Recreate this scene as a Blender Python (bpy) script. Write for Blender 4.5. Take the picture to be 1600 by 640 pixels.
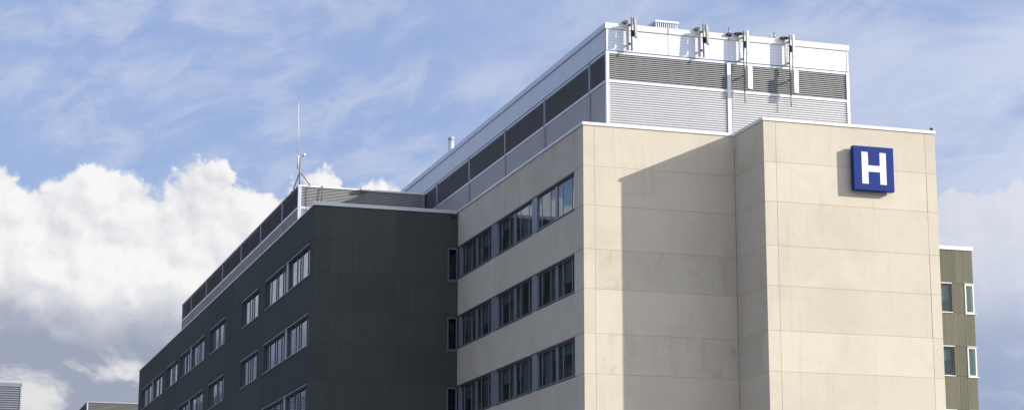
import bpy, math, random
from mathutils import Vector, Matrix
R = math.radians
random.seed(7)
for o in list(bpy.data.objects): bpy.data.objects.remove(o)
scene = bpy.context.scene
C = scene.collection

# ------------------------------------------------------------------ camera
Z0 = 24.577                      # height of the top panel joint above the ground
cam_d = bpy.data.cameras.new('camera'); cam = bpy.data.objects.new('camera', cam_d); C.objects.link(cam)
scene.camera = cam
cam_d.sensor_width = 36.0; cam_d.lens = 36.0*3182.26/1600.0
cam_d.clip_start = 0.5; cam_d.clip_end = 12000
yaw, pitch, roll = R(17.36), R(11.957), R(0.0913)
fw = Vector((math.sin(yaw)*math.cos(pitch), math.cos(yaw)*math.cos(pitch), math.sin(pitch)))
rt = Vector((math.cos(yaw), -math.sin(yaw), 0)); up = rt.cross(fw)
rt2 = math.cos(roll)*rt + math.sin(roll)*up; up2 = -math.sin(roll)*rt + math.cos(roll)*up
M = Matrix((rt2, up2, -fw)).transposed().to_4x4()
M.translation = Vector((-32.902, -93.380, 1.6))
cam.matrix_world = M
scene.render.resolution_x = 1024; scene.render.resolution_y = 409
scene.view_settings.view_transform = 'Standard'; scene.view_settings.look = 'None'
EXPO = 0.38; GAIN = 2**EXPO; CUX, CUY = 12.8, 0.0
scene.view_settings.exposure = EXPO; scene.view_settings.gamma = 1.0
scene.view_settings.use_curve_mapping = False
try:
    scene.cycles.max_bounces = 8; scene.cycles.glossy_bounces = 4; scene.cycles.transparent_max_bounces = 16
except Exception: pass

# ------------------------------------------------------------------ sun
SUN = Vector((0.808, -0.465, 0.3616)).normalized()      # towards the sun
SUN_EL = math.asin(SUN.z); SUN_AZ = math.atan2(SUN.x, SUN.y)
sd = bpy.data.lights.new('sun', 'SUN'); sd.energy = 4.3; sd.angle = R(0.53); sd.color = (1.0, 0.94, 0.84)
so = bpy.data.objects.new('sun', sd); C.objects.link(so)
so.rotation_euler = SUN.to_track_quat('Z', 'Y').to_euler(); so.location = (60, -60, 80)

# ------------------------------------------------------------------ node helper
class N:
    def __init__(s, tree): s.t = tree
    def n(s, typ, **kw):
        x = s.t.nodes.new(typ)
        for k, v in kw.items(): setattr(x, k, v)
        return x
    def put(s, sock, v):
        if v is None: return
        if isinstance(v, bpy.types.NodeSocket): s.t.links.new(v, sock)
        else:
            if isinstance(v, (tuple, list)) and sock.type == 'RGBA' and len(v) == 3: v = (*v, 1)
            sock.default_value = v
    def m(s, op, a, b=None, c=None, clamp=False):
        x = s.n('ShaderNodeMath', operation=op, use_clamp=clamp)
        for i, v in enumerate((a, b, c)): s.put(x.inputs[i], v)
        return x.outputs[0]
    def ss(s, v, a, b, c=0.0, d=1.0):
        x = s.n('ShaderNodeMapRange', interpolation_type='SMOOTHSTEP')
        for i, q in enumerate((v, a, b, c, d)): s.put(x.inputs[i], q)
        return x.outputs[0]
    def lin(s, v, a, b, c=0.0, d=1.0):
        x = s.n('ShaderNodeMapRange')
        for i, q in enumerate((v, a, b, c, d)): s.put(x.inputs[i], q)
        return x.outputs[0]
    def mix(s, f, a, b, blend='MIX'):
        x = s.n('ShaderNodeMix', data_type='RGBA', blend_type=blend)
        s.put(x.inputs[0], f); s.put(x.inputs[6], a); s.put(x.inputs[7], b)
        return x.outputs[2]
    def xyz(s, x=0.0, y=0.0, z=0.0):
        q = s.n('ShaderNodeCombineXYZ')
        for i, v in enumerate((x, y, z)): s.put(q.inputs[i], v)
        return q.outputs[0]
    def sep(s, v):
        q = s.n('ShaderNodeSeparateXYZ'); s.put(q.inputs[0], v); return q.outputs
    def vm(s, op, a, b=None, sc=None):
        q = s.n('ShaderNodeVectorMath', operation=op); s.put(q.inputs[0], a)
        if b is not None: s.put(q.inputs[1], b)
        if sc is not None: s.put(q.inputs['Scale'], sc)
        return q.outputs[0]
    def noise(s, v, scale, detail=4.0, rough=0.5, dist=0.0, col=False, dims='3D'):
        q = s.n('ShaderNodeTexNoise', noise_dimensions=dims)
        s.put(q.inputs['Vector'], v); s.put(q.inputs['Scale'], scale); s.put(q.inputs['Detail'], detail)
        s.put(q.inputs['Roughness'], rough); s.put(q.inputs['Distortion'], dist)
        return q.outputs[1] if col else q.outputs[0]

# ------------------------------------------------------------------ world: Nishita sky with clouds by direction
world = bpy.data.worlds.new('World'); scene.world = world; world.use_nodes = True
wt = world.node_tree; wt.nodes.clear(); w = N(wt)
STR = 0.1
sky = w.n('ShaderNodeTexSky', sky_type='NISHITA'); sky.sun_disc = False
sky.sun_elevation = SUN_EL; sky.sun_rotation = SUN_AZ
sky.air_density = 1.0; sky.dust_density = 1.2; sky.ozone_density = 1.6; sky.altitude = 100
D = w.n('ShaderNodeTexCoord').outputs['Generated']
dx, dy, dz = w.sep(D)
az = w.m('MULTIPLY', w.m('ARCTAN2', dx, dy), 180/math.pi)
el = w.m('MULTIPLY', w.m('ARCSINE', dz), 180/math.pi)
uv = w.xyz(az, el, 0.0)
def k(c): return tuple(x/STR/GAIN for x in c)       # display-linear colour -> world colour
# thin cloud scatters sunlight forward: brighter towards the sun, in every direction round it
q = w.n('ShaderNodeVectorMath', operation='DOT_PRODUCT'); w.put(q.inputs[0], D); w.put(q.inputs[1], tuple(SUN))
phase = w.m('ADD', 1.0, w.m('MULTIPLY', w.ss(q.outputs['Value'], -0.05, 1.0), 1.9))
# thin high veil: ripples and streaks of cirrus
ca, sa = math.cos(R(17)), math.sin(R(17))
al = w.m('ADD', w.m('MULTIPLY', az, ca), w.m('MULTIPLY', el, sa))
ac = w.m('SUBTRACT', w.m('MULTIPLY', el, ca), w.m('MULTIPLY', az, sa))
cw = w.vm('SCALE', w.vm('SUBTRACT', w.noise(uv, 0.22, 3.0, 0.5, 0.0, True), (0.5, 0.5, 0.5)), sc=0.85)
cv = w.vm('ADD', w.xyz(w.m('MULTIPLY', al, 0.26), w.m('MULTIPLY', ac, 0.58), 3.7), cw)
n1 = w.noise(cv, 1.7, 9.0, 0.60, 0.2)
n2 = w.noise(w.xyz(w.m('ADD', az, 7.5), w.m('MULTIPLY', el, 1.4), 1.0), 0.10, 2.0, 0.5, 0.2)
cir = w.m('MULTIPLY', w.ss(n1, 0.36, 0.72), w.ss(n2, 0.30, 0.52))
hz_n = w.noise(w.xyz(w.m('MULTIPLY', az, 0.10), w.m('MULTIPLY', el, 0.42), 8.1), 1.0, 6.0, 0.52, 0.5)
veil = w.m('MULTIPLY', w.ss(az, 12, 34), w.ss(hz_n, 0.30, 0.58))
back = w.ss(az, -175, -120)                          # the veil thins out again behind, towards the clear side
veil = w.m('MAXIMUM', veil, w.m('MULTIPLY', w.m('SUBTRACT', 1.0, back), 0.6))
skyc = w.mix(0.72, sky.outputs[0], k((0.365, 0.485, 0.815)))
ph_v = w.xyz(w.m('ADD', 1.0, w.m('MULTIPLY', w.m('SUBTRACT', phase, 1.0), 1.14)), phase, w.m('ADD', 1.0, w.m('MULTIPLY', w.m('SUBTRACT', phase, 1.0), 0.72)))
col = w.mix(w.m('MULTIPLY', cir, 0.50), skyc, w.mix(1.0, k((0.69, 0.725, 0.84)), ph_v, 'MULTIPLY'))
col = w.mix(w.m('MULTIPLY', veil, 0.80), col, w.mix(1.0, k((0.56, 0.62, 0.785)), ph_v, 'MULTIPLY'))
# cumulus bank along the horizon
warp = w.vm('SUBTRACT', w.noise(uv, 0.7, 5.0, 0.55, 0.0, True), (0.5, 0.5, 0.5))
puv = w.vm('ADD', w.vm('ADD', uv, (CUX, CUY, 0.0)), w.vm('SCALE', warp, sc=0.95))
def billow(vec, scale=0.46, det=4.0, sm=0.75):
    q = w.n('ShaderNodeTexVoronoi', voronoi_dimensions='2D', feature='SMOOTH_F1')
    w.put(q.inputs['Vector'], vec); w.put(q.inputs['Scale'], scale); w.put(q.inputs['Detail'], det)
    w.put(q.inputs['Roughness'], 0.50); w.put(q.inputs['Lacunarity'], 2.3); w.put(q.inputs['Smoothness'], sm)
    q.normalize = True
    return w.m('SUBTRACT', 1.0, q.outputs['Distance'])
B0 = billow(puv)
B1 = billow(w.vm('ADD', puv, (0.20, 0.30, 0.0)), det=2.0)
top = w.m('ADD', 12.3, w.m('MULTIPLY', w.m('SUBTRACT', w.noise(w.xyz(w.m('ADD', az, CUX), 0.0, 5.0), 0.16, 2.0, 0.5), 0.5), 3.0))
F = w.m('ADD', w.m('MULTIPLY', w.m('SUBTRACT', top, el), 0.62), w.m('MULTIPLY', w.m('SUBTRACT', B0, 0.66), 2.6))
acum = w.ss(F, 0.0, 0.20)
soft = w.noise(w.xyz(w.m('MULTIPLY', az, 0.8), el, 4.0), 0.34, 6.0, 0.50, 0.3)
sft2 = w.noise(w.xyz(w.m('MULTIPLY', az, 0.75), w.m('MULTIPLY', el, 1.3), 2.2), 0.50, 6.0, 0.60, 0.35)
lit = w.m('MULTIPLY', w.m('SUBTRACT', B0, B1), 1.6)
hgt = w.ss(w.m('ADD', el, w.m('MULTIPLY', w.m('SUBTRACT', soft, 0.5), 3.4)), 7.5, 9.7)
lit = w.m('MULTIPLY', lit, w.m('ADD', 0.25, w.m('MULTIPLY', hgt, 0.75)))
bright = w.m('ADD', w.m('MULTIPLY', hgt, 0.86), lit)
bright = w.m('ADD', bright, w.m('MULTIPLY', w.m('SUBTRACT', soft, 0.48), 0.55), clamp=True)
ccol = w.mix(bright, k((0.33, 0.37, 0.48)), k((0.95, 0.94, 0.935)))
# broken lower deck seen beneath the bank
low = w.ss(w.m('ADD', el, w.m('MULTIPLY', w.m('SUBTRACT', soft, 0.5), 2.0)), 8.2, 7.1)
gaps = w.ss(sft2, 0.49, 0.66)
lowc = w.mix(gaps, k((0.345, 0.385, 0.49)), k((0.82, 0.81, 0.80)))
ccol = w.mix(w.m('MULTIPLY', low, 0.9), ccol, lowc)
sun_side = w.ss(az, 14, 28)
ccol = w.mix(w.m('MULTIPLY', sun_side, 0.72), ccol, w.mix(w.ss(el, 6.6, 11.0), k((0.26, 0.33, 0.53)), k((0.59, 0.62, 0.72))))
ccol = w.mix(1.0, ccol, ph_v, 'MULTIPLY')
col = w.mix(w.m('MULTIPLY', acum, w.m('SUBTRACT', 0.98, w.m('MULTIPLY', sun_side, 0.25))), col, ccol)
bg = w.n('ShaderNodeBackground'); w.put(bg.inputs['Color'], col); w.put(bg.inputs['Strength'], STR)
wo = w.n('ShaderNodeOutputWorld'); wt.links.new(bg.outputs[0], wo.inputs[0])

# ------------------------------------------------------------------ materials
def mat(name):
    m = bpy.data.materials.new(name); m.use_nodes = True
    b = m.node_tree.nodes['Principled BSDF']
    return m, N(m.node_tree), b
def wpos(h): return h.n('ShaderNodeNewGeometry').outputs['Position']
def bump(h, b, height, dist, strength=1.0):
    q = h.n('ShaderNodeBump'); h.put(q.inputs['Height'], height); h.put(q.inputs['Distance'], dist); h.put(q.inputs['Strength'], strength)
    h.put(b.inputs['Normal'], q.outputs[0])
def obj_rand(h): return h.n('ShaderNodeObjectInfo').outputs['Random']

def concrete(name, base, warm, dark, stain=0.0):
    m, h, b = mat(name); p = wpos(h)
    a = h.noise(p, 0.42, 7.0, 0.62, 0.5); f = h.noise(p, 3.2, 6.0, 0.6)
    st = h.noise(h.vm('MULTIPLY', p, (2.6, 2.6, 0.22)), 1.0, 6.0, 0.6, 0.3)
    c = h.mix(h.ss(a, 0.40, 0.70), base, warm)
    c = h.mix(h.m('MULTIPLY', h.ss(f, 0.52, 0.75), 0.28), c, dark)
    c = h.mix(h.m('MULTIPLY', h.ss(st, 0.54, 0.72), 0.30), c, dark)
    r = h.m('ADD', 0.955, h.m('MULTIPLY', obj_rand(h), 0.085))
    c = h.mix(1.0, c, h.xyz(r, r, r), 'MULTIPLY')
    if stain:
        s1 = h.noise(h.vm('MULTIPLY', p, (1.1, 1.1, 0.7)), 1.0, 5.0, 0.62, 0.8)
        s2 = h.noise(h.vm('MULTIPLY', p, (7.0, 7.0, 0.5)), 1.0, 3.0, 0.6, 0.2)
        c = h.mix(h.m('MULTIPLY', h.ss(s1, 0.50, 0.68), 0.45*stain), c, (0.44, 0.33, 0.22))
        c = h.mix(h.m('MULTIPLY', h.m('MULTIPLY', h.ss(s2, 0.62, 0.72), h.ss(s1, 0.42, 0.6)), 0.7*stain), c, (0.28, 0.22, 0.16))
    h.put(b.inputs['Base Color'], c); h.put(b.inputs['Roughness'], 0.88)
    h.put(b.inputs['Specular IOR Level'], 0.25)
    bump(h, b, h.noise(p, 22.0, 6.0, 0.65), 0.006, 0.5)
    return m
BEIGE = concrete('beige_concrete', (0.640, 0.582, 0.478), (0.588, 0.532, 0.436), (0.49, 0.44, 0.355))
STAINED = concrete('stained_concrete', (0.615, 0.565, 0.474), (0.575, 0.518, 0.422), (0.45, 0.395, 0.31), 0.7)
JOINT = concrete('joint_sealant', (0.43, 0.365, 0.275), (0.40, 0.34, 0.25), (0.33, 0.28, 0.21))

def board(name, a, b2, streak, rough=0.88):
    m, h, b = mat(name); p = wpos(h)
    st = h.noise(h.vm('MULTIPLY', p, (5.0, 5.0, 0.12)), 1.0, 6.0, 0.65, 0.2)
    st2 = h.noise(h.vm('MULTIPLY', p, (1.4, 1.4, 0.25)), 1.0, 5.0, 0.6, 0.4)
    c = h.mix(h.ss(st, 0.36, 0.66), a, b2)
    c = h.mix(h.m('MULTIPLY', h.ss(st2, 0.50, 0.72), 0.45), c, streak)
    r = h.m('ADD', 0.92, h.m('MULTIPLY', obj_rand(h), 0.16))
    c = h.mix(1.0, c, h.xyz(r, r, r), 'MULTIPLY')
    h.put(b.inputs['Base Color'], c); h.put(b.inputs['Roughness'], rough); h.put(b.inputs['Specular IOR Level'], 0.12)
    bump(h, b, h.noise(p, 14.0, 5.0, 0.6), 0.004, 0.4)
    return m
DARK = board('dark_green_concrete', (0.080, 0.090, 0.086), (0.072, 0.081, 0.078), (0.090, 0.100, 0.094))
GREEN = board('olive_ribbed_concrete', (0.162, 0.159, 0.121), (0.146, 0.143, 0.109), (0.186, 0.182, 0.146))

def metal(name, base, rough=0.45, metallic=0.0, var=0.10, dirt=(0.35, 0.35, 0.34)):
    m, h, b = mat(name); p = wpos(h)
    a = h.noise(p, 0.7, 6.0, 0.6, 0.3)
    st = h.noise(h.vm('MULTIPLY', p, (6.0, 6.0, 0.35)), 1.0, 5.0, 0.6)
    d = tuple(x*(1-var) for x in base)
    c = h.mix(h.ss(a, 0.35, 0.7), base, d)
    c = h.mix(h.m('MULTIPLY', h.ss(st, 0.58, 0.78), var*2.0), c, dirt)
    h.put(b.inputs['Base Color'], c); h.put(b.inputs['Roughness'], rough); h.put(b.inputs['Metallic'], metallic)
    return m
WHITE = metal('white_cladding', (0.60, 0.645, 0.735), 0.48, 0.60, var=0.02)
SIDING = metal('pale_grey_siding', (0.585, 0.592, 0.61), 0.5, 0.45, var=0.03)
SIDING2 = metal('grey_siding', (0.44, 0.44, 0.45), 0.5, 0.4, var=0.05)
LOUVER = metal('grey_louver_blade', (0.36, 0.362, 0.365), 0.55)
COPE = metal('white_coping', (0.78, 0.775, 0.77), 0.4, var=0.05)
COPE2 = metal('silver_coping', (0.55, 0.57, 0.60), 0.35, 0.4)
ALU = metal('anodised_frame', (0.23, 0.245, 0.29), 0.4, 0.25)
ALU2 = metal('blue_grey_cladding', (0.26, 0.28, 0.335), 0.42, 0.2)
WFRAME = metal('white_window_frame', (0.72, 0.72, 0.70), 0.45)
SFRAME = metal('slim_frame', (0.16, 0.17, 0.20), 0.45, 0.2)
DKALU = metal('dark_mullion', (0.13, 0.14, 0.17), 0.45, 0.2)
TRIM = metal('dark_trim', (0.10, 0.105, 0.11), 0.5)
VOID = metal('plenum_dark', (0.06, 0.062, 0.07), 0.8)
GALV = metal('galvanised_steel', (0.32, 0.32, 0.31), 0.45, 0.5)
ANT = metal('antenna_shell', (0.66, 0.655, 0.63), 0.4)
ANTG = metal('antenna_grey', (0.22, 0.22, 0.215), 0.5)
BLACK = metal('black_plastic', (0.03, 0.03, 0.033), 0.5)
STEEL = metal('bright_steel', (0.70, 0.71, 0.73), 0.25, 0.7)
FARG = metal('weathered_grey_siding', (0.17, 0.17, 0.165), 0.7)
ROOF = metal('roof_membrane', (0.36, 0.36, 0.35), 0.85)
INSIDE = metal('interior_wall', (0.22, 0.225, 0.21), 0.85)
BLIND = metal('roller_blind', (0.24, 0.255, 0.25), 0.8)
BLIND2 = metal('pale_blind', (0.62, 0.62, 0.64), 0.8)
BLUE = metal('sign_blue', (0.002, 0.026, 0.205), 0.5, var=0.06, dirt=(0.01, 0.03, 0.2))
BLUE.node_tree.nodes['Principled BSDF'].inputs['Specular IOR Level'].default_value = 0.18
SWHITE = metal('sign_white', (0.80, 0.80, 0.79), 0.4, var=0.03)

def glass(name, tint, ior):
    m = bpy.data.materials.new(name); m.use_nodes = True
    t = m.node_tree; t.nodes.clear(); h = N(t)
    fr = h.n('ShaderNodeFresnel'); h.put(fr.inputs['IOR'], ior)
    tr = h.n('ShaderNodeBsdfTransparent'); h.put(tr.inputs[0], (*tint, 1))
    gl = h.n('ShaderNodeBsdfGlossy'); h.put(gl.inputs['Color'], (0.80, 0.90, 1.0, 1)); h.put(gl.inputs['Roughness'], 0.01)
    p = wpos(h); q = h.n('ShaderNodeBump'); h.put(q.inputs['Height'], h.noise(p, 0.55, 2.0, 0.4)); h.put(q.inputs['Distance'], 0.006); h.put(q.inputs['Strength'], 0.4)
    t.links.new(q.outputs[0], gl.inputs['Normal'])
    mx = h.n('ShaderNodeMixShader'); h.put(mx.inputs[0], h.m('MULTIPLY', fr.outputs[0], h.m('SUBTRACT', 1.0, h.n('ShaderNodeNewGeometry').outputs['Backfacing']))); t.links.new(tr.outputs[0], mx.inputs[1]); t.links.new(gl.outputs[0], mx.inputs[2])
    o = h.n('ShaderNodeOutputMaterial'); t.links.new(mx.outputs[0], o.inputs[0])
    return m
GLASS = glass('tinted_glass', (0.78, 0.84, 0.84), 2.3)
GLASS2 = glass('mirror_tinted_glass', (0.66, 0.70, 0.76), 2.8)
GLASS4 = glass('dark_glass', (0.45, 0.52, 0.60), 1.35)
GLASS3 = glass('green_glass', (0.74, 0.84, 0.80), 1.7)

m, h, b = mat('ground_asphalt'); p = wpos(h)
g = h.noise(p, 0.05, 8.0, 0.6); g2 = h.noise(p, 6.0, 6.0, 0.6)
c_ = h.mix(h.ss(g, 0.4, 0.6), (0.075, 0.075, 0.075), (0.15, 0.15, 0.14))
h.put(b.inputs['Base Color'], h.mix(h.m('MULTIPLY', g2, 0.4), c_, (0.05, 0.05, 0.05))); h.put(b.inputs['Roughness'], 0.9)
ASPHALT = m

# ------------------------------------------------------------------ mesh helpers (world coordinates in)
def link(name, me, parent, loc):
    o = bpy.data.objects.new(name, me); C.objects.link(o)
    if parent is not None:
        o.parent = parent
        pl = Vector((0, 0, 0)); q = parent
        while q is not None: pl += q.location; q = q.parent
        o.location = Vector(loc) - pl
    else: o.location = loc
    return o
def mk(name, V, Fc, material, parent=None, smooth=False, pivot=None):
    V = [Vector(v) for v in V]
    if pivot is None:
        lo = Vector([min(v[i] for v in V) for i in range(3)]); hi = Vector([max(v[i] for v in V) for i in range(3)])
        pivot = (lo+hi)/2
        if parent is None: pivot.z = lo.z
    me = bpy.data.meshes.new(name)
    me.from_pydata([v-pivot for v in V], [], Fc); me.update()
    if smooth: me.polygons.foreach_set('use_smooth', [True]*len(me.polygons))
    me.materials.append(material)
    return link(name, me, parent, pivot)
class MB:
    def __init__(s): s.V = []; s.F = []
    def add(s, V, Fc):
        k0 = len(s.V); s.V += [Vector(v) for v in V]; s.F += [tuple(i+k0 for i in f) for f in Fc]; return s
    def box(s, x0, x1, y0, y1, z0, z1, c=0.0):
        x0, x1 = sorted((x0, x1)); y0, y1 = sorted((y0, y1)); z0, z1 = sorted((z0, z1))
        c = min(c, (x1-x0)*.3, (y1-y0)*.3, (z1-z0)*.3)
        if c <= 0:
            V = [(x, y, z) for z in (z0, z1) for y in (y0, y1) for x in (x0, x1)]
            return s.add(V, [(0, 2, 3, 1), (4, 5, 7, 6), (0, 1, 5, 4), (2, 6, 7, 3), (0, 4, 6, 2), (1, 3, 7, 5)])
        lo = (x0, y0, z0); hi = (x1, y1, z1); V = []; idx = {}
        for a in (0, 1):
            for b_ in (0, 1):
                for d in (0, 1):
                    for ax in range(3):
                        p = [hi[i] if q else lo[i] for i, q in enumerate((a, b_, d))]
                        for i in range(3):
                            if i != ax: p[i] += -c if (a, b_, d)[i] else c
                        idx[(a, b_, d, ax)] = len(V); V.append(p)
        Fc = []
        def q4(*ks): Fc.append(tuple(idx[k_] for k_ in ks))
        for ax in range(3):
            i, j = [t for t in range(3) if t != ax]
            for sd_ in (0, 1):
                ring = []
                for (p, q) in ((0, 0), (1, 0), (1, 1), (0, 1)):
                    v = [0, 0, 0]; v[ax] = sd_; v[i] = p; v[j] = q; ring.append((*v, ax))
                Fc.append(tuple(idx[r_] for r_ in ring))
        for ax in range(3):                                     # edge chamfers along ax
            i, j = [t for t in range(3) if t != ax]
            for p in (0, 1):
                for q in (0, 1):
                    v0 = [0, 0, 0]; v0[i] = p; v0[j] = q; v1 = list(v0); v1[ax] = 1
                    q4((*v0, i), (*v1, i), (*v1, j), (*v0, j))
        for a in (0, 1):
            for b_ in (0, 1):
                for d in (0, 1): q4((a, b_, d, 0), (a, b_, d, 1), (a, b_, d, 2))
        return s.add(V, Fc)
    def tube(s, a, b_, r0, r1=None, n=12):
        a, b_ = Vector(a), Vector(b_); r1 = r0 if r1 is None else r1
        d = (b_-a).normalized(); t = Vector((0, 0, 1)) if abs(d.z) < .9 else Vector((1, 0, 0))
        e = d.cross(t).normalized(); f = d.cross(e); V = []
        for (q, r) in ((a, r0), (b_, r1)):
            for i in range(n): V.append(q + r*(math.cos(2*math.pi*i/n)*e + math.sin(2*math.pi*i/n)*f))
        Fc = [(i, (i+1) % n, n+(i+1) % n, n+i) for i in range(n)] + [tuple(range(n)), tuple(range(2*n-1, n-1, -1))]
        return s.add(V, Fc)
    def build(s, name, material, parent=None, smooth=False, **kw):
        o = mk(name, s.V, s.F, material, parent, smooth, **kw)
        # consistent outward normals
        import bmesh
        bm = bmesh.new(); bm.from_mesh(o.data); bmesh.ops.recalc_face_normals(bm, faces=bm.faces); bm.to_mesh(o.data); bm.free()
        return o
def box(name, x0, x1, y0, y1, z0, z1, material, parent=None, c=0.006):
    return MB().box(x0, x1, y0, y1, z0, z1, c).build(name, material, parent)

class Wall:
    """A facade frame: u along the wall, d outward, z up."""
    def __init__(s, O, u, n): s.O = Vector(O); s.u = Vector(u); s.n = Vector(n)
    def bb(s, u0, u1, d0, d1, z0, z1):
        a = s.O + s.u*u0 + s.n*d0; b_ = s.O + s.u*u1 + s.n*d1
        return a.x, b_.x, a.y, b_.y, z0, z1
    def pt(s, u, d, z): q = s.O + s.u*u + s.n*d; return (q.x, q.y, z)
    def box(s, name, u0, u1, d0, d1, z0, z1, material, parent, c=0.006):
        return box(name, *s.bb(u0, u1, d0, d1, z0, z1), material, parent, c)
    def extrude(s, name, u0, u1, prof, material, parent, closed=False, stuff=False):
        """profile of (d, z) extruded along u; a list of profiles is joined."""
        profs = prof if isinstance(prof[0][0], (tuple, list)) else [prof]
        V = []; Fc = []
        for pr in profs:
            k0 = len(V); n = len(pr)
            V += [s.pt(u0, d, z) for d, z in pr] + [s.pt(u1, d, z) for d, z in pr]
            for i in range(n if closed else n-1):
                j = (i+1) % n; Fc.append((k0+i, k0+j, k0+n+j, k0+n+i))
            if closed: Fc += [tuple(range(k0, k0+n)), tuple(range(k0+2*n-1, k0+n-1, -1))]
        o = mk(name, V, Fc, material, parent)
        if stuff: o['kind'] = 'stuff'
        return o
    def panel(s, u0, u1, z0, z1, material, parent, t=0.09, gap=0.008, d=0.0, name='panel', c=0.008):
        d += random.uniform(-0.0015, 0.0015)
        return s.box(name, u0+gap, u1-gap, d-t, d, z0+gap, z1-gap, material, parent, c)

def thing(name, label, cat, loc, group=None):
    o = bpy.data.objects.new(name, None); C.objects.link(o); o.location = loc
    o.empty_display_size = 0.5; o['label'] = label; o['category'] = cat
    if group: o['group'] = group
    return o
def tag(o, label, cat, group=None):
    o['label'] = label; o['category'] = cat
    if group: o['group'] = group
    return o

# ------------------------------------------------------------------ ground
gs = 6000
g_ = mk('ground', [(-gs, -gs, 0), (gs, -gs, 0), (gs, gs, 0), (-gs, gs, 0)], [(0, 1, 2, 3)], ASPHALT)
g_['kind'] = 'structure'

def zz(z): return z + Z0
HF, H1 = 4.2, 1.995
JZ = []                                         # panel joints from the top downwards
for i in range(6): JZ += [-HF*i, -HF*i-H1]
JZ = [j for j in JZ if j > -Z0+0.6]
XB, PB, XE, ZT = 8.206, 3.574, 17.735, 2.135
YD, XD, ZD, YF = 22.79, -8.843, 2.06, 103.9
VIS = -14.8                                     # below this nothing is ever framed: plain rows only

def rows():
    e = [ZT] + JZ + [-Z0]
    return [(zz(e[i+1]), zz(e[i]), i) for i in range(len(e)-1)]      # i odd = window row (0 is the parapet row)

# ------------------------------------------------------------------ beige block
bb_ = thing('hospital_block', 'pale beige concrete panel block carrying the blue H sign', 'building', (9, 10, 0))
box('core', 0.6, XE-0.10, 0.09, 46, 0.02, zz(ZT-0.7), INSIDE, bb_, 0)
# joint-coloured backing right behind the panels that have no windows
box('backing', 0.02, XB-0.01, 0.007, 0.085, 0.01, zz(ZT-0.01), JOINT, bb_, 0)
box('backing', XB+0.007, XE-0.007, -PB+0.007, 0.02, 0.01, zz(ZT-0.01), JOINT, bb_, 0)
box('roof', 0.30, XE-0.3, 0.3, 46, zz(ZT-0.7), zz(ZT-0.55), ROOF, bb_, 0)
box('backing', XE-0.09, XE-0.03, 0.03, 46, 0.01, zz(ZT-0.01), JOINT, bb_, 0)
wF = Wall((0, 0, 0), (1, 0, 0), (0, -1, 0)); wS = Wall((XB, 0, 0), (0, -1, 0), (-1, 0, 0))
wB = Wall((XB, -PB, 0), (1, 0, 0), (0, -1, 0)); wR = Wall((XE, -PB, 0), (0, 1, 0), (1, 0, 0))
wL = Wall((0, 0, 0), (0, 1, 0), (-1, 0, 0))
for z0, z1, i in rows():
    pan = STAINED if i in (3, 5) else BEIGE
    wF.panel(0.0, 0.61, z0, z1, BEIGE, bb_, t=0.02)
    wF.panel(0.61, XB, z0, z1, pan, bb_, t=0.02)
    wS.panel(0.0, 2.93, z0, z1, BEIGE, bb_, t=0.025)
    wS.panel(2.93, PB, z0, z1, BEIGE, bb_, t=0.025)
    wB.panel(0.0, 0.66, z0, z1, BEIGE, bb_, t=0.025)
    wB.panel(0.66, XE-XB-0.58, z0, z1, BEIGE, bb_, t=0.025)
    wB.panel(XE-XB-0.58, XE-XB, z0, z1, BEIGE, bb_, t=0.025)
    wR.panel(0.0, 12.0, z0, z1, BEIGE, bb_, t=0.025)
    # left face: spandrels, corner pier
    tL = 0.12
    wL.panel(0.022, 0.85, z0, z1, BEIGE, bb_, t=tL)
    if i % 2 == 0 or i > 6:
        for a, b2 in ((0.85, 7.97), (7.97, 15.45), (15.45, YD)):
            wL.panel(a, b2, z0, z1, STAINED if i == 0 and a < 8 else BEIGE, bb_, t=tL)
    else:
        wL.panel(0.85, 1.39, z0, z1, BEIGE, bb_, t=tL)
# dark recessed movement joints near the right edge of the front
for (za, zb) in ((-1.99, -0.02), (-8.37, -4.25)):
    wB.box('movement_joint', XE-XB-0.594, XE-XB-0.566, -0.012, 0.001, zz(za), zz(zb), TRIM, bb_, 0)

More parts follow.
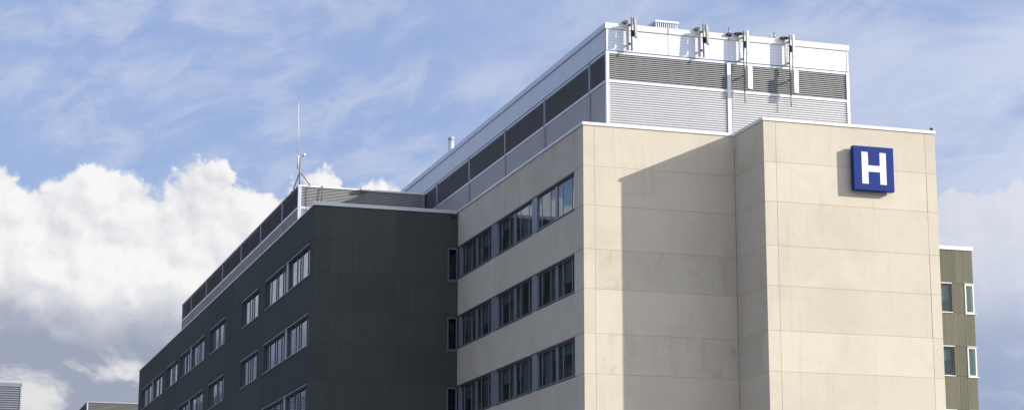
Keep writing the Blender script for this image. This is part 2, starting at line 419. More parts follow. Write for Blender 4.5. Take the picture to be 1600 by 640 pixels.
def window(parent, wall, u0, u1, z0, z1, edges, mulls, glassm, depth, frame, wide=(), mw=0.036, blind_p=0.6, fr=0.05, md=0.05, blindm=BLIND, seed=0, sill=True, sillm=ALU):
    """window part = frame mesh with its mullions; panes, blinds and sill are its children."""
    rnd = random.Random(seed)
    mb = MB()
    for a, b2 in ((u0, u0+fr), (u1-fr, u1)): mb.box(*wall.bb(a, b2, -depth-0.03, -depth+md, z0, z1), 0.004)
    mb.box(*wall.bb(u0+fr, u1-fr, -depth-0.03, -depth+md, z0, z0+fr), 0.004)
    mb.box(*wall.bb(u0+fr, u1-fr, -depth-0.03, -depth+md, z1-fr, z1), 0.004)
    for e in mulls: mb.box(*wall.bb(e-mw, e+mw, -depth-0.03, -depth+md*0.35, z0+fr, z1-fr), 0.004)
    for a, b2 in wide: mb.box(*wall.bb(a, b2, -depth-0.03, -depth+md*0.9, z0+fr, z1-fr), 0.004)
    f = mb.build('window', frame, parent)
    cells = sorted([u0+fr] + [q for e in mulls for q in (e-mw, e+mw)] + [q for a, b2 in wide for q in (a, b2)] + [u1-fr])
    for a, b2 in zip(cells[0::2], cells[1::2]):
        tl = rnd.uniform(-0.004, 0.004)
        A = [wall.pt(a, -depth+tl, z0+fr), wall.pt(b2, -depth-tl, z0+fr), wall.pt(b2, -depth-tl, z1-fr), wall.pt(a, -depth+tl, z1-fr)]
        Bk = [wall.pt(a, -depth-0.012+tl, z0+fr), wall.pt(b2, -depth-0.012-tl, z0+fr), wall.pt(b2, -depth-0.012-tl, z1-fr), wall.pt(a, -depth-0.012+tl, z1-fr)]
        MB().add(A+Bk, [(0, 1, 2, 3), (7, 6, 5, 4), (0, 4, 5, 1), (1, 5, 6, 2), (2, 6, 7, 3), (3, 7, 4, 0)]).build('pane', glassm, f)
        if rnd.random() < blind_p:
            drop = rnd.choice((0.3, 0.45, 0.6, 1.0))*(z1-z0)
            wall.box('blind', a+0.02, b2-0.02, -depth-0.13, -depth-0.12, z1-fr-drop+0.02, z1-fr, blindm, f, 0)
    if sill:
        wall.box('sill', u0-0.03, u1+0.03, -depth-0.02, 0.045, z0-0.06, z0-0.002, sillm, f)
    return f

W_OFF = [0.66, 2.10, 4.12, 5.55]; W_M = (2.90, 3.24)
for r_, i in enumerate((1, 3, 5)):
    z1 = zz(JZ[i-1]) - 0.03; z0 = zz(JZ[i]) + 0.03
    for gI, (a, L) in enumerate(((1.40, 6.14), (8.47, 6.32), (16.0, 6.2))):
        sc = L/6.2
        window(bb_, wL, a, a+L, z0+0.05, z1-0.06, None, [a+q*sc for q in W_OFF], GLASS, 0.13, ALU, wide=[(a+W_M[0]*sc, a+W_M[1]*sc)], seed=r_*10+gI, blind_p=0.85)
        wL.box('head_trim', a-0.02, a+L+0.02, -0.14, 0.02, z1-0.055, z1+0.01, TRIM, bb_)
    for a, b2 in ((7.56, 8.45), (14.81, 15.98), (22.22, YD-0.01)):
        wL.box('pier_cladding', a, b2, -0.20, -0.05, z0-0.01, z1+0.01, ALU2, bb_)
# coping
def coping(wall, u0, u1, zt, mat_, parent, hgt=0.17, over=0.05, wd=0.42):
    prof = [(-wd, zt-0.06), (-wd, zt+hgt-0.07), (0.0, zt+hgt-0.055), (over-0.012, zt+hgt-0.06), (over, zt+hgt-0.075), (over, zt-0.045), (over-0.015, zt-0.052), (0.004, zt-0.035)]
    o = wall.extrude('coping', u0, u1, prof, mat_, parent, closed=True)
    import bmesh
    bm = bmesh.new(); bm.from_mesh(o.data); bmesh.ops.recalc_face_normals(bm, faces=bm.faces); bm.to_mesh(o.data); bm.free()
    return o
def coping_run(wall, u0, u1, zt, mat_, parent, seg=3.05, **kw):
    n = max(1, round((u1-u0)/seg)); L = (u1-u0)/n
    for q in range(n): coping(wall, u0+q*L+0.003, u0+(q+1)*L-0.003, zt, mat_, parent, **kw)
coping_run(wF, -0.05, XB-0.06, zz(ZT), COPE, bb_)
coping_run(wS, 0.06, PB+0.047, zz(ZT)+0.004, COPE, bb_)
coping_run(wB, -0.05, XE-XB+0.05, zz(ZT), COPE, bb_)
coping_run(wL, 0.0, YD+22, zz(ZT)+0.003, COPE2, bb_)
coping_run(wR, 0.06, 48, zz(ZT)+0.003, COPE, bb_)

# ------------------------------------------------------------------ blue H sign
sg = thing('hospital_sign', 'square blue box sign with white letter H on beige wall', 'sign', (14.0, -PB-0.2, zz(-1.19)))
s0 = -PB-0.42; s1 = -PB-0.12
box('sign_box', 12.89, 15.13, s0, s1, zz(-1.19), zz(1.065), BLUE, sg, 0.02)
mb = MB()
hx0, hx1, hz0, hz1 = 13.34, 14.69, zz(-0.86), zz(0.765)
st = 0.35
V = [(hx0, hz0), (hx0+st, hz0), (hx0+st, zz(-0.235)), (hx1-st, zz(-0.235)), (hx1-st, hz0), (hx1, hz0), (hx1, hz1), (hx1-st, hz1), (hx1-st, zz(0.085)), (hx0+st, zz(0.085)), (hx0+st, hz1), (hx0, hz1)]
nV = len(V); y0_, y1_ = s0-0.012, s0+0.002
VV = [(x, y0_, z) for x, z in V] + [(x, y1_, z) for x, z in V]
MB().add(VV, [tuple(range(nV)), tuple(range(2*nV-1, nV-1, -1))] + [(q, (q+1) % nV, nV+(q+1) % nV, nV+q) for q in range(nV)]).build('letter_h', SWHITE, sg)
for px in (13.3, 14.7):
    for pz in (-0.9, 0.8): box('bracket', px-0.06, px+0.06, s1, -PB+0.004, zz(pz)-0.06, zz(pz)+0.06, GALV, sg)

# ------------------------------------------------------------------ dark wing
dk = thing('dark_wing', 'long charcoal green concrete wing with rows of strip windows', 'building', (XD/2, 60, 0))
box('core', XD+0.6, -0.03, YD+0.09, YF-0.1, 0.02, zz(ZD-0.7), INSIDE, dk, 0)
box('backing', XD+0.02, -0.02, YD+0.010, YD+0.085, 0.01, zz(ZD-0.01), VOID, dk, 0)
box('roof', XD+0.3, -0.05, YD+0.3, YF-0.2, zz(ZD-0.7), zz(ZD-0.55), ROOF, dk, 0)
box('rear_wall', XD+0.02, 5, YF-0.09, YF, 0.01, zz(ZD-0.01), DARK, dk)
dF = Wall((XD, YD, 0), (1, 0, 0), (0, -1, 0)); dL = Wall((XD, YD, 0), (0, 1, 0), (-1, 0, 0))
WINS = [(23.85, 30.45), (31.1, 38.0), (40.25, 46.75), (53.8, 60.75), (63.2, 70.4), (71.0, 76.2), (77.9, 84.4), (86.6, 93.4), (94.0, 101.2)]
VJ = [YD, 39.1, 50.2, 62.0, 77.05, 85.5, YF]
for z0, z1, i in rows():
    if i == 0: z1 = zz(ZD)
    xs = [0.0, 1.0, 5.0, -XD-0.66, -XD] if i % 2 else [0.0, 1.0, 5.0, -XD]
    for a, b2 in zip(xs[:-1], xs[1:]):
        if i % 2 and i <= 5 and b2 == -XD: continue
        dF.panel(a, b2, z0, z1, DARK, dk, t=0.025, gap=0.0035)
    if i % 2 == 0 or i > 5:
        for a, b2 in zip(VJ[:-1], VJ[1:]): dL.panel(a-YD+(0.02 if a == YD else 0), b2-YD, z0, z1, DARK, dk, t=0.12, gap=0.0035)
    else:
        edges = [YD+0.02] + [q for w_ in WINS for q in w_] + [YF]
        for a, b2 in zip(edges[0::2], edges[1::2]):
            if b2-a < 0.7: dL.box('pier_cladding', a-YD, b2-YD, -0.2, -0.02, z0, z1, ALU, dk)
            else: dL.panel(a-YD, b2-YD, z0, z1, DARK, dk, t=0.20, gap=0.002)
for r_, i in enumerate((1, 3, 5)):
    z1 = zz(JZ[i-1]) - 0.16; z0 = zz(JZ[i]) + 0.02
    for gI, (a, b2) in enumerate(WINS):
        L = b2-a
        rr = random.Random(100+gI+r_*20)
        fr_ = [0.08, 0.17, 0.42, 0.52, 0.66, 0.90] if gI % 2 == 0 else [0.14, 0.24, 0.46, 0.55, 0.80, 0.90]
        fr_ = [q + rr.uniform(-0.01, 0.01) for q in fr_]
        window(dk, dL, a-YD+0.01, b2-YD-0.01, z0, z1, None, [a-YD+L*q for q in fr_], GLASS2, 0.17, DKALU, blind_p=0.4, md=0.10, mw=0.05, seed=200+r_*20+gI, blindm=BLIND2, fr=0.06)
        dL.box('head_flashing', a-YD-0.05, b2-YD+0.05, -0.2, 0.06, z1, z1+0.06, ALU, dk)
        dL.box('lintel', a-YD+0.004, b2-YD-0.004, -0.19, -0.006, z1+0.062, zz(JZ[i-1])-0.003, DARK, dk)
    # small window beside the beige wall
    q0, q1 = -XD-0.655, -XD-0.02
    
    window(dk, dF, q0, q1, zz(JZ[i])-0.12, zz(JZ[i-1])-0.12, None, [], GLASS4, -0.03, SFRAME, blind_p=0.0, fr=0.085, md=0.07, seed=300+r_, sill=True)
    dF.panel(q0-0.004, q1+0.02, zz(JZ[i-1])-0.11, zz(JZ[i-1])+0.0, DARK, dk, t=0.02, gap=0.003)
coping_run(dF, -0.05, -XD-0.06, zz(ZD), COPE2, dk, hgt=0.22)
coping_run(dL, 0.03, YF-YD+0.05, zz(ZD)+0.003, COPE2, dk, hgt=0.10, over=0.03)
lm = tag(MB().box(-0.44, -0.18, YD-0.16, YD+0.001, zz(1.80), zz(1.96), 0.02).build('wall_lamp', BLACK), 'small black wall lamp under the dark wing coping', 'lamp')

# ------------------------------------------------------------------ penthouses
def saw(z0, z1, pitch, d0, d1):
    """trapezoid corrugation, pitch high, between depths d0 (in) and d1 (out)"""
    n = max(1, round((z1-z0)/pitch)); p = (z1-z0)/n; pr = [(d0, z1)]
    for q in range(n):
        zt = z1-q*p; pr += [(d0, zt-p*0.10), (d1, zt-p*0.42), (d1, zt-p*0.74), (d0, zt-p*0.90)]
    return pr + [(d0, z0)]
def blades(z0, z1, pitch, d0, d1, th=0.012):
    n = max(1, round((z1-z0)/pitch)); p = (z1-z0)/n; out = []
    for q in range(n):
        zb = z0+q*p+0.012
        out.append([(d1, zb), (d1, zb+th*1.6), (d0, zb+p*0.78+th), (d0, zb+p*0.78)])
    return out
def ribbed(z0, z1, pitch, dep=0.005):
    n = max(1, round((z1-z0)/pitch)); p = (z1-z0)/n; pr = [(0, z1)]
    for q in range(n):
        zt = z1-q*p
        pr += [(0.0, zt-p*0.80), (-dep, zt-p*0.85), (-dep, zt-p*0.95), (0.0, zt-p)]
    return pr

ph = thing('penthouse', 'tall white metal plant room with grey louvres above the beige block', 'penthouse', (8.7, 20, zz(1.5)))
PX0, PX1, PY0, PY1 = 1.86, 15.66, 1.62, 44.0
ZB, Z_r0, Z_r1, Z_l1, Z_t = zz(1.55), zz(4.88), zz(5.02), zz(6.42), zz(8.05)
box('core', PX0+0.25, PX1-0.25, PY0+0.25, PY1-0.25, ZB, Z_t-0.4, VOID, ph, 0)
pF = Wall((PX0, PY0, 0), (1, 0, 0), (0, -1, 0)); pL = Wall((PX0, PY0, 0), (0, 1, 0), (-1, 0, 0)); pR = Wall((PX1, PY0, 0), (0, 1, 0), (1, 0, 0))
WF, WLn = PX1-PX0, PY1-PY0
def bays(wall, marks, joints, mat_up, mid=()):
    """louvre bays between posts at marks, upper cladding panels between joints."""
    for a, b2 in zip(marks[:-1], marks[1:]):
        wall.extrude('siding', a+0.09, b2-0.09, saw(ZB, Z_r0, 0.122, -0.055, 0.0), SIDING, ph, stuff=True)
        wall.extrude('louver_blades', a+0.09, b2-0.09, blades(Z_r1, Z_l1, 0.11, -0.08, -0.005), LOUVER, ph, closed=True, stuff=True)
        wall.box('rail', a+0.085, b2-0.085, -0.12, 0.025, Z_r0, Z_r1, WHITE, ph)
        wall.box('head_rail', a+0.085, b2-0.085, -0.14, 0.012, Z_l1, Z_l1+0.13, WHITE, ph)
    for a, b2 in zip(joints[:-1], joints[1:]):
        o = wall.extrude('panel', a+0.006, b2-0.006, ribbed(Z_l1+0.16, Z_t-0.33, 0.165), mat_up, ph)
bays(pF, [0.02, 6.83, WF-0.02], [0.06, 3.48, 6.9, 10.3, WF-0.06], WHITE)
lm_ = [0.0, 2.55, 10.1, 17.6, 25.2, 32.95, 42.36]
bays(pL, lm_, [0.06, 2.55, 10.06, 17.6, 21.36, 25.2, 29.0, 32.95, 36.76, 42.3], WHITE)
box('upper_core', PX0+0.012, PX1-0.012, PY0+0.012, PY1-0.02, Z_l1+0.14, Z_t-0.30, TRIM, ph, 0)
for u in [0.0+0.07, WF-0.08]:
    pF.box('corner_post', u-0.085, u+0.085, -0.10, 0.035, ZB, Z_l1+0.135, WHITE, ph)
pF.box('post', 6.83-0.105, 6.83+0.115, -0.10, 0.05, ZB, Z_l1+0.10, WHITE, ph)
pF.box('post', 6.83+0.125, 6.83+0.19, -0.10, 0.0, ZB, Z_l1+0.10, ALU, ph)
for u in lm_[1:-1]: pL.box('post', u-0.10, u+0.10, -0.10, 0.03, ZB, Z_l1+0.12, ALU2, ph)
pL.box('corner_post', 0.0-0.02, 0.085, -0.05, 0.033, ZB, Z_l1+0.138, WHITE, ph)
for wl, L, sg_ in ((pF, WF, 0), (pL, WLn, 1), (pR, WLn, 0)):
    wl.box('drip_trim', -0.03+0.06*sg_, L+0.03, -0.02, 0.04, Z_l1+0.135, Z_l1+0.158, TRIM, ph)
for q, (u0, u1) in enumerate(((0.0, 3.48), (3.48, 6.9), (6.9, 10.3), (10.3, WF))):
    if q: pF.box('cover_strip', u0-0.035, u0+0.035, -0.004, 0.014, Z_l1+0.16, Z_t-0.335, COPE, ph)
pF.box('corner_strip', 0.0, 0.10, -0.004, 0.02, Z_l1+0.16, Z_t-0.335, COPE, ph)
pF.box('corner_strip', WF-0.11, WF, -0.004, 0.02, Z_l1+0.16, Z_t-0.335, COPE, ph)
pR.box('side_wall', 0.05, WLn, -0.06, 0.0, ZB, Z_t-0.31, WHITE, ph)
def fascia(wall, u0, u1, mat_, **kw):
    prof = [(-0.5, Z_t-0.08), (0.045, Z_t), (0.06, Z_t-0.012), (0.06, Z_t-0.30), (0.048, Z_t-0.325), (0.0, Z_t-0.325), (-0.5, Z_t-0.31)]
    o = wall.extrude('parapet_flashing', u0, u1, prof, mat_, ph, closed=True)
for a in range(4): fascia(pF, -0.055+a*WF/4+0.003, a*WF/4+WF/4+(0.055 if a == 3 else 0)-0.003, COPE)
for a in range(11): fascia(pL, 0.012+a*WLn/11, (a+1)*WLn/11-0.004, WHITE)  # same flashing in bluer metal: shaded-side tone put into the colour
fascia(pR, 0.05, WLn, COPE)
box('roof', PX0+0.3, PX1-0.3, PY0+0.3, PY1-0.3, Z_t-0.35, Z_t-0.16, ROOF, ph, 0)

lp = thing('low_penthouse', 'long low louvred plant screen on the dark wing roof', 'penthouse', (-2.5, 60, zz(1.4)))
LX, LY, LYE = -6.91, 37.5, 90.0
LB, Lr0, Lr1, LT = zz(1.4), zz(4.84), zz(5.01), zz(6.46)
qF = Wall((LX, LY, 0), (1, 0, 0), (0, -1, 0)); qL = Wall((LX, LY, 0), (0, 1, 0), (-1, 0, 0))
LW = PX0-LX-0.06
box('core', LX+0.25, PX0-0.06, LY+0.25, LYE, LB, LT-0.15, VOID, lp, 0)
def bay2(wall, a, b2):
    wall.extrude('siding', a+0.08, b2-0.08, saw(LB, Lr0, 0.122, -0.055, 0.0), SIDING2, lp, stuff=True)
    wall.extrude('louver_blades', a+0.08, b2-0.08, blades(Lr1, LT-0.12, 0.10, -0.075, -0.005), LOUVER, lp, closed=True, stuff=True)
    wall.box('rail', a+0.075, b2-0.075, -0.12, 0.025, Lr0, Lr1, WHITE, lp)
qm = [0.02, LW]
bay2(qF, qm[0], qm[1])
ql = [0.0, 5.5, 13.6, 21.75, 30.3, 38.6, 46.95, LYE-LY]
for a, b2 in zip(ql[:-1], ql[1:]): bay2(qL, a, b2)
for u in ql[1:-1]: qL.box('post', u-0.10, u+0.10, -0.10, 0.03, LB, LT-0.1, ALU2, lp)
qF.box('corner_post', -0.02, 0.20, -0.10, 0.033, LB, LT-0.1, WHITE, lp)
qF.box('end_post', LW-0.2, LW, -0.10, 0.02, LB, LT-0.1, ALU2, lp)
coping_run(qF, -0.05, LW, LT-0.06, COPE, lp, hgt=0.12)
coping_run(qL, 0.01, LYE-LY, LT-0.057, COPE2, lp, hgt=0.12, seg=4.1)
box('end_wall', LX, PX0-0.06, LYE, LYE+0.1, LB, LT-0.05, SIDING, lp)

# ------------------------------------------------------------------ olive block on the right
gr = thing('olive_block', 'olive green ribbed concrete block at far right with white framed windows', 'building', (32, 33, 0))
GX0, GX1, GY = 22.0, 36.2, 24.9
GT = zz(2.26)
gF = Wall((GX0, GY, 0), (1, 0, 0), (0, -1, 0)); gRt = Wall((GX1, GY, 0), (0, 1, 0), (1, 0, 0))
box('core', GX0+0.1, GX1-0.5, GY+0.5, GY+18, 0.02, GT-0.4, INSIDE, gr, 0)
box('roof', GX0+0.1, GX1-0.2, GY+0.2, GY+18, GT-0.4, GT-0.3, ROOF, gr, 0)
def ribpanel(wall, u0, u1, z0, z1):
    u0 += 0.006; u1 -= 0.006; z0 += 0.008; z1 -= 0.008
    n = max(1, round((u1-u0)/0.19)); p = (u1-u0)/n; prof = []
    for q in range(n): prof += [(u0+q*p, 0.0), (u0+q*p+p*0.62, 0.0), (u0+q*p+p*0.72, -0.003), (u0+q*p+p*0.90, -0.005)]
    prof.append((u1, 0.0))
    V = [wall.pt(u, d, z) for z in (z0, z1) for u, d in prof]; n = len(prof)
    Fc = [(i, i+1, n+i+1, n+i) for i in range(n-1)]
    V += [wall.pt(u0, -0.2, z0), wall.pt(u1, -0.2, z0), wall.pt(u1, -0.2, z1), wall.pt(u0, -0.2, z1)]
    k0 = 2*n; Fc += [(k0+1, k0, k0+3, k0+2), tuple([k0, k0+1] + list(range(n-1, -1, -1))), tuple([k0+2, k0+3] + list(range(n, 2*n))), (k0, 0, n, k0+3), (n-1, k0+1, k0+2, 2*n-1)]
    return MB().add(V, Fc).build('panel', GREEN, gr)
GW = GX1-GX0
wa0, wa1, wb0 = 11.05, 12.56, 13.52               # window positions along the front
gz = [GT, zz(-0.02), zz(-2.0), zz(-4.22), zz(-6.2), zz(-8.42), zz(-10.4), zz(-12.6), 0.01]
SP = [0.0, 4.0, 8.0, 10.4, 12.9, 13.45, GW]
for q in range(len(gz)-1):
    z1, z0 = gz[q], gz[q+1]
    if q % 2 == 0 or q > 5:
        for a, b2 in zip(SP[:-1], SP[1:]): ribpanel(gF, a, b2, z0, z1)
        gRt.box('side_panel', 0.21, 18, -0.2, 0.0, z0, z1, GREEN, gr)
    else:
        for a, b2 in ((0, 4), (4, 8), (8, wa0), (wa1, wb0)): ribpanel(gF, a, b2, z0, z1)
        window(gr, gF, wa0+0.01, wa1-0.01, z0+0.03, z1-0.06, None, [], GLASS3, 0.16, ALU, blind_p=1.0, seed=400+q, sillm=WFRAME, fr=0.06)
        gF.box('head_trim', wa0-0.02, wa1+0.03, -0.15, 0.05, z1-0.055, z1+0.01, WFRAME, gr)
        window(gr, gF, wb0+0.005, GW-0.005, z0-0.02, z1-0.05, None, [], GLASS3, 0.05, WFRAME, blind_p=0, seed=410+q, sillm=WFRAME, fr=0.10, md=0.09)
        gF.box('head_trim', wb0-0.02, GW+0.06, -0.15, 0.07, z1-0.045, z1+0.01, WFRAME, gr)
        gF.box('corner_sill', GW+0.04, GW+0.14, -0.5, 0.06, z0-0.08, z0-0.022, WFRAME, gr)
        gF.box('backing', wb0, GW-0.06, -0.48, -0.3, z0, z1, INSIDE, gr, 0)
        gRt.box('side_panel', 1.6, 18, -0.2, 0.0, z0, z1, GREEN, gr)
        gRt.box('side_glazing', 0.16, 1.6, -0.10, -0.06, z0+0.02, z1-0.05, GLASS3, gr, 0)
coping_run(gF, -0.03, GW+0.06, GT, COPE, gr, hgt=0.26, over=0.06)

# ------------------------------------------------------------------ far blocks at the left edge
fl = thing('louvred_plant_building', 'distant grey louvred metal plant room at the lower left edge', 'building', (-27, 135, 0))
FX, FY, FT = -18.72, 120.0, zz(2.35)
fF = Wall((-36.0, FY, 0), (1, 0, 0), (0, -1, 0)); FW = FX+36.0
box('core', -35.7, FX-0.2, FY+0.2, FY+30, 0.02, FT-0.2, VOID, fl, 0)
for a, b2 in ((0, FW/2), (FW/2, FW-0.12)):
    o = fF.extrude('siding', a+0.02, b2-0.02, saw(FT-6.5, FT-0.42, 0.235, -0.10, 0.0), ALU2, fl, stuff=True)
fF.box('fascia', 0, FW, -0.1, 0.03, FT-0.40, FT, ALU2, fl)
fF.box('corner_post', FW-0.14, FW+0.02, -0.1, 0.02, 0.02, FT-0.405, COPE2, fl)
fF.box('lower_wall', 0, FW-0.145, -0.1, 0.0, 0.02, FT-6.52, ALU2, fl)
fr_ = thing('low_roof_block', 'distant low grey roof box between the dark wing and cloud', 'building', (-6, 140, 0))
RX, RY, RT = -11.13, 130.0, zz(1.83)
rF = Wall((RX, RY, 0), (1, 0, 0), (0, -1, 0)); rL = Wall((RX, RY, 0), (0, 1, 0), (-1, 0, 0))
box('core', RX+0.2, 8, RY+0.2, RY+30, 0.02, RT-0.2, VOID, fr_, 0)
rF.extrude('siding', 0.1, 19, saw(RT-6, RT-0.12, 0.135, -0.05, 0.0), FARG, fr_, stuff=True)
rL.extrude('siding', 0.1, 30, saw(RT-6, RT-0.12, 0.135, -0.05, 0.0), FARG, fr_, stuff=True)
rF.box('corner_post', -0.02, 0.12, -0.1, 0.02, 0.02, RT-0.11, WHITE, fr_)
rF.box('lower_wall', 0.12, 19, -0.1, 0.0, 0.02, RT-6.01, SIDING, fr_)
rL.box('lower_wall', 0.1, 30, -0.1, 0.0, 0.02, RT-6.01, SIDING, fr_)
coping_run(rF, -0.04, 19, RT-0.06, COPE2, fr_, hgt=0.1); coping_run(rL, 0.0, 30, RT-0.057, COPE2, fr_, hgt=0.1)

# ------------------------------------------------------------------ rooftop mast on its tripod
mx, my, mz = -6.50, 39.2, LT-0.07
mt = thing('whip_antenna_mast', 'tall thin whip antenna on a steel tripod above the low screen', 'antenna', (mx, my, mz))
MB().tube((mx, my, mz), (mx, my, mz+2.3), 0.055).build('pole', ANTG, mt, True)
for (ax, ay) in ((-0.42, 0.35), (1.22, 0.25), (-0.15, -0.9)):
    MB().tube((mx+ax, my+ay, mz), (mx, my, mz+1.36), 0.04).build('leg', ANTG, mt, True)
    box('foot', mx+ax-0.09, mx+ax+0.09, my+ay-0.09, my+ay+0.09, mz-0.002, mz+0.04, ANTG, mt)
MB().tube((mx-0.14, my, mz+1.55), (mx-0.14, my, mz+2.5), 0.06).build('antenna_base', ANT, mt, True)
MB().tube((mx-0.14, my, mz+2.5), (mx-0.20, my, mz+6.15), 0.034, 0.022).build('whip', ANT, mt, True)
MB().tube((mx-0.17, my, mz+1.75), (mx+0.07, my, mz+1.75), 0.03).tube((mx-0.17, my, mz+2.15), (mx+0.07, my, mz+2.15), 0.03).build('clamp', GALV, mt)
MB().tube((mx, my, mz+2.28), (mx+0.22, my, mz+2.5), 0.025).build('arm', GALV, mt, True)
MB().tube((mx+0.18, my-0.06, mz+2.5), (mx+0.32, my+0.06, mz+2.62), 0.085).build('lamp_head', ANT, mt, True)
# cable hanging over the screen
mb = MB(); pts = [(mx+1.22, my+0.2, mz+0.02), (mx+1.2, LY-0.10, mz+0.08), (mx+1.17, LY-0.14, mz-0.6), (mx+1.08, LY-0.12, mz-1.3), (mx+1.06, LY-0.13, mz-2.6)]
for a, b2 in zip(pts[:-1], pts[1:]): mb.tube(a, b2, 0.028, n=8)
tag(mb.build('antenna_cable', BLACK), 'thick dark cable hanging from a tripod foot over the louvres', 'cable')
mb = MB(); mb.tube((mx+0.33, LY-0.12, mz-3.4), (mx+0.33, LY-0.12, mz+0.22), 0.022, n=8)
tag(mb.build('lightning_rod', ANTG), 'thin vertical rod in front of the louvre screen corner', 'rod')
# floodlight on the screen coping
fl_ = thing('floodlight', 'small pale floodlight on the coping of the low screen', 'lamp', (-2.47, LY-0.05, LT-0.0))
box('housing', -2.75, -2.25, LY-0.42, LY-0.12, LT-0.16, LT+0.02, ANT, fl_, 0.03)
box('bracket', -2.56, -2.44, LY-0.14, LY+0.1, LT-0.02, LT+0.05, ANT, fl_)
# flue behind the penthouse parapet
SY = 34.5; SX = 2.80
fp = thing('flue_pipe', 'short shiny round steel flue behind the penthouse parapet', 'flue', (SX, SY, Z_t-0.2))
STK = (SX, SY)
MB().tube((SX, SY, Z_t-0.18), (SX, SY, Z_t+1.62), 0.20, n=24).build('pipe', STEEL, fp, True)
MB().tube((SX, SY, Z_t+1.58), (SX, SY, Z_t+1.68), 0.215, n=24).build('collar', STEEL, fp, True)
# slatted roof vent
rv = thing('roof_vent', 'white slatted rooftop vent box behind the penthouse parapet', 'vent', (7.0, 7, Z_t-0.2))
vx0, vx1, vy0, vy1, vt = 6.34, 7.66, 6.0, 7.6, zz(9.90)
box('core', vx0+0.12, vx1-0.12, vy0+0.12, vy1-0.12, Z_t-0.17, vt-0.1, VOID, rv, 0)
for q in range(11):
    x = vx0+0.02+q*(vx1-vx0-0.10)/10
    box('slat', x, x+0.06, vy0, vy0+0.07, Z_t-0.17, vt-0.13, WHITE, rv)
for q in range(12):
    y = vy0+0.14+q*(vy1-vy0-0.2)/11
    box('slat', vx0, vx0+0.07, y, y+0.06, Z_t-0.17, vt-0.13, WHITE, rv)
    box('slat', vx1-0.07, vx1, y, y+0.06, Z_t-0.17, vt-0.13, WHITE, rv)
box('cap', vx0-0.05, vx1+0.05, vy0-0.05, vy1+0.05, vt-0.13, vt, COPE, rv, 0.02)

# ------------------------------------------------------------------ cellular antennas on the penthouse front
def tilted(cx, cy, z0, z1, wx, wy, tilt, yawd, name, material, parent):
    """box hung at z1, leaning outward at the bottom by tilt, turned by yaw."""
    o = MB().box(-wx/2, wx/2, -wy/2, wy/2, -(z1-z0)/2, (z1-z0)/2, 0.025)
    Rm = Matrix.Rotation(yawd, 3, 'Z') @ Matrix.Rotation(tilt, 3, 'X')
    o.V = [Rm @ v + Vector((cx, cy, (z0+z1)/2)) for v in o.V]
    return o.build(name, material, parent)
def short_antenna(x, label):
    y = PY0
    t = thing('panel_antenna', label, 'antenna', (x, y-0.3, zz(6.55)), 'antennas on the penthouse front')
    box('back_plate', x-0.13, x+0.03, y-0.24, y-0.14, zz(6.62), zz(8.22), ANT, t)
    MB().tube((x+0.10, y-0.36, zz(6.55)), (x+0.10, y-0.36, zz(8.35)), 0.045).build('pole', GALV, t, True)
    for z in (6.95, 7.95):
        box('arm', x-0.05, x+0.12, y-0.40, y-0.06, zz(z)-0.025, zz(z)+0.025, ANTG, t)
    box('top_bracket', x-0.26, x+0.0, y-0.22, y+0.30, zz(8.06), zz(8.20), ANTG, t)
    box('radio_unit', x+0.02, x+0.20, y-0.50, y-0.41, zz(7.30), zz(7.62), BLACK, t)
    tilted(x+0.20, y-0.62, zz(7.15), zz(8.25), 0.22, 0.10, R(-5), R(28), 'antenna_panel', ANTG, t)
    MB().tube((x+0.06, y-0.36, zz(8.35)), (x+0.06, y-0.36, zz(8.85)), 0.012, 0.006, n=8).build('spike', ANTG, t)
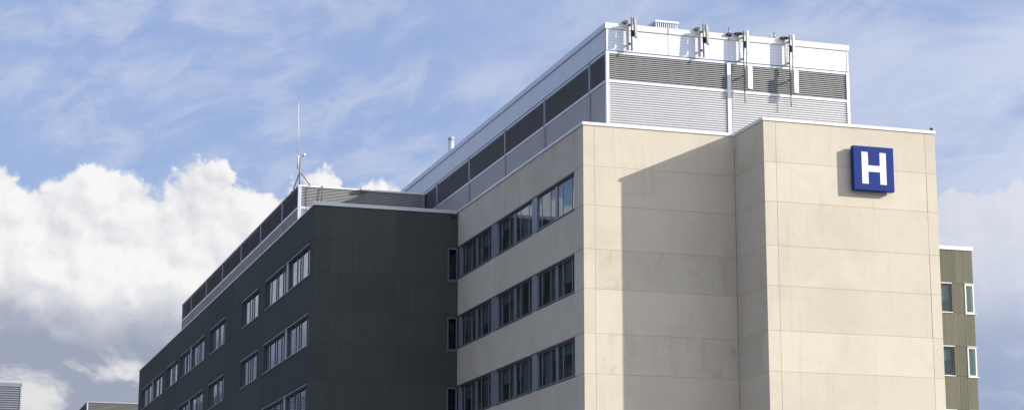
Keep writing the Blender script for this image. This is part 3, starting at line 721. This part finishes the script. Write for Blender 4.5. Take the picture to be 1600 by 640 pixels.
def long_antenna(x, label):
    y = PY0
    t = thing('panel_antenna', label, 'antenna', (x, y-0.3, zz(4.3)), 'antennas on the penthouse front')
    box('back_plate', x-0.20, x-0.05, y-0.20, y-0.13, zz(6.55), zz(8.0), ANT, t)
    MB().tube((x, y-0.36, zz(4.9)), (x, y-0.36, zz(8.2)), 0.05).build('pole', GALV, t, True)
    MB().tube((x, y-0.36, zz(4.28)), (x, y-0.36, zz(4.95)), 0.028, n=10).build('lower_rod', ANTG, t, True)
    for z in (5.75, 6.70, 7.85):
        box('arm', x-0.08, x+0.05, y-0.40, y-0.03, zz(z)-0.025, zz(z)+0.025, ANTG, t)
    box('top_bracket', x-0.40, x+0.02, y-0.26, y+0.32, zz(8.02), zz(8.13), BLACK, t)
    box('radio_unit', x-0.02, x+0.13, y-0.50, y-0.41, zz(7.25), zz(7.6), BLACK, t)
    tilted(x+0.12, y-0.56, zz(6.88), zz(8.18), 0.15, 0.11, R(-1), R(10), 'antenna_panel', ANT, t)
    tilted(x+0.19, y-0.58, zz(4.98), zz(6.22), 0.32, 0.14, R(0), R(14), 'lower_antenna_panel', ANT, t)
    MB().tube((x+0.14, y-0.36, zz(6.3)), (x+0.14, y-0.40, zz(7.2)), 0.022, n=8).build('feed_cable', BLACK, t, True)
short_antenna(3.05, 'short grey panel antenna nearest the penthouse left corner')
short_antenna(7.05, 'short grey panel antenna second from the penthouse left corner')
long_antenna(9.43, 'long white two panel antenna beside the white post')
long_antenna(12.07, 'long white two panel antenna nearest the penthouse right end')
for (x, lab, bx_) in ((8.70, 'pair of small roof rods above a black box', True), (11.3, 'pair of small roof rods left of the right antenna', False)):
    t = thing('vent_rods', lab, 'rod', (x, PY0+0.1, Z_t-0.1))
    MB().tube((x-0.13, PY0+0.12, Z_t-0.03), (x-0.13, PY0+0.12, Z_t+0.16), 0.04).build('rod', GALV, t, True)
    MB().tube((x+0.13, PY0+0.12, Z_t-0.03), (x+0.13, PY0+0.12, Z_t+0.40), 0.045).build('rod', GALV, t, True)
    if bx_: box('junction_box', x-0.15, x+0.16, PY0-0.22, PY0-0.062, Z_t-0.12, Z_t+0.02, BLACK, t, 0.02)
    else: box('base', x-0.2, x+0.2, PY0+0.03, PY0+0.2, Z_t-0.04, Z_t+0.012, GALV, t)
# little dark sensor on the front right parapet corner
cc = thing('parapet_sensor', 'tiny black sensor on the front right parapet corner', 'sensor', (17.6, -PB+0.12, zz(ZT)+0.1))
MB().tube((17.62, -PB+0.1, zz(ZT)+0.10), (17.62, -PB+0.1, zz(ZT)+0.2), 0.02).build('stem', BLACK, cc)
box('head', 17.55, 17.70, -PB+0.03, -PB+0.17, zz(ZT)+0.19, zz(ZT)+0.30, BLACK, cc, 0.03)
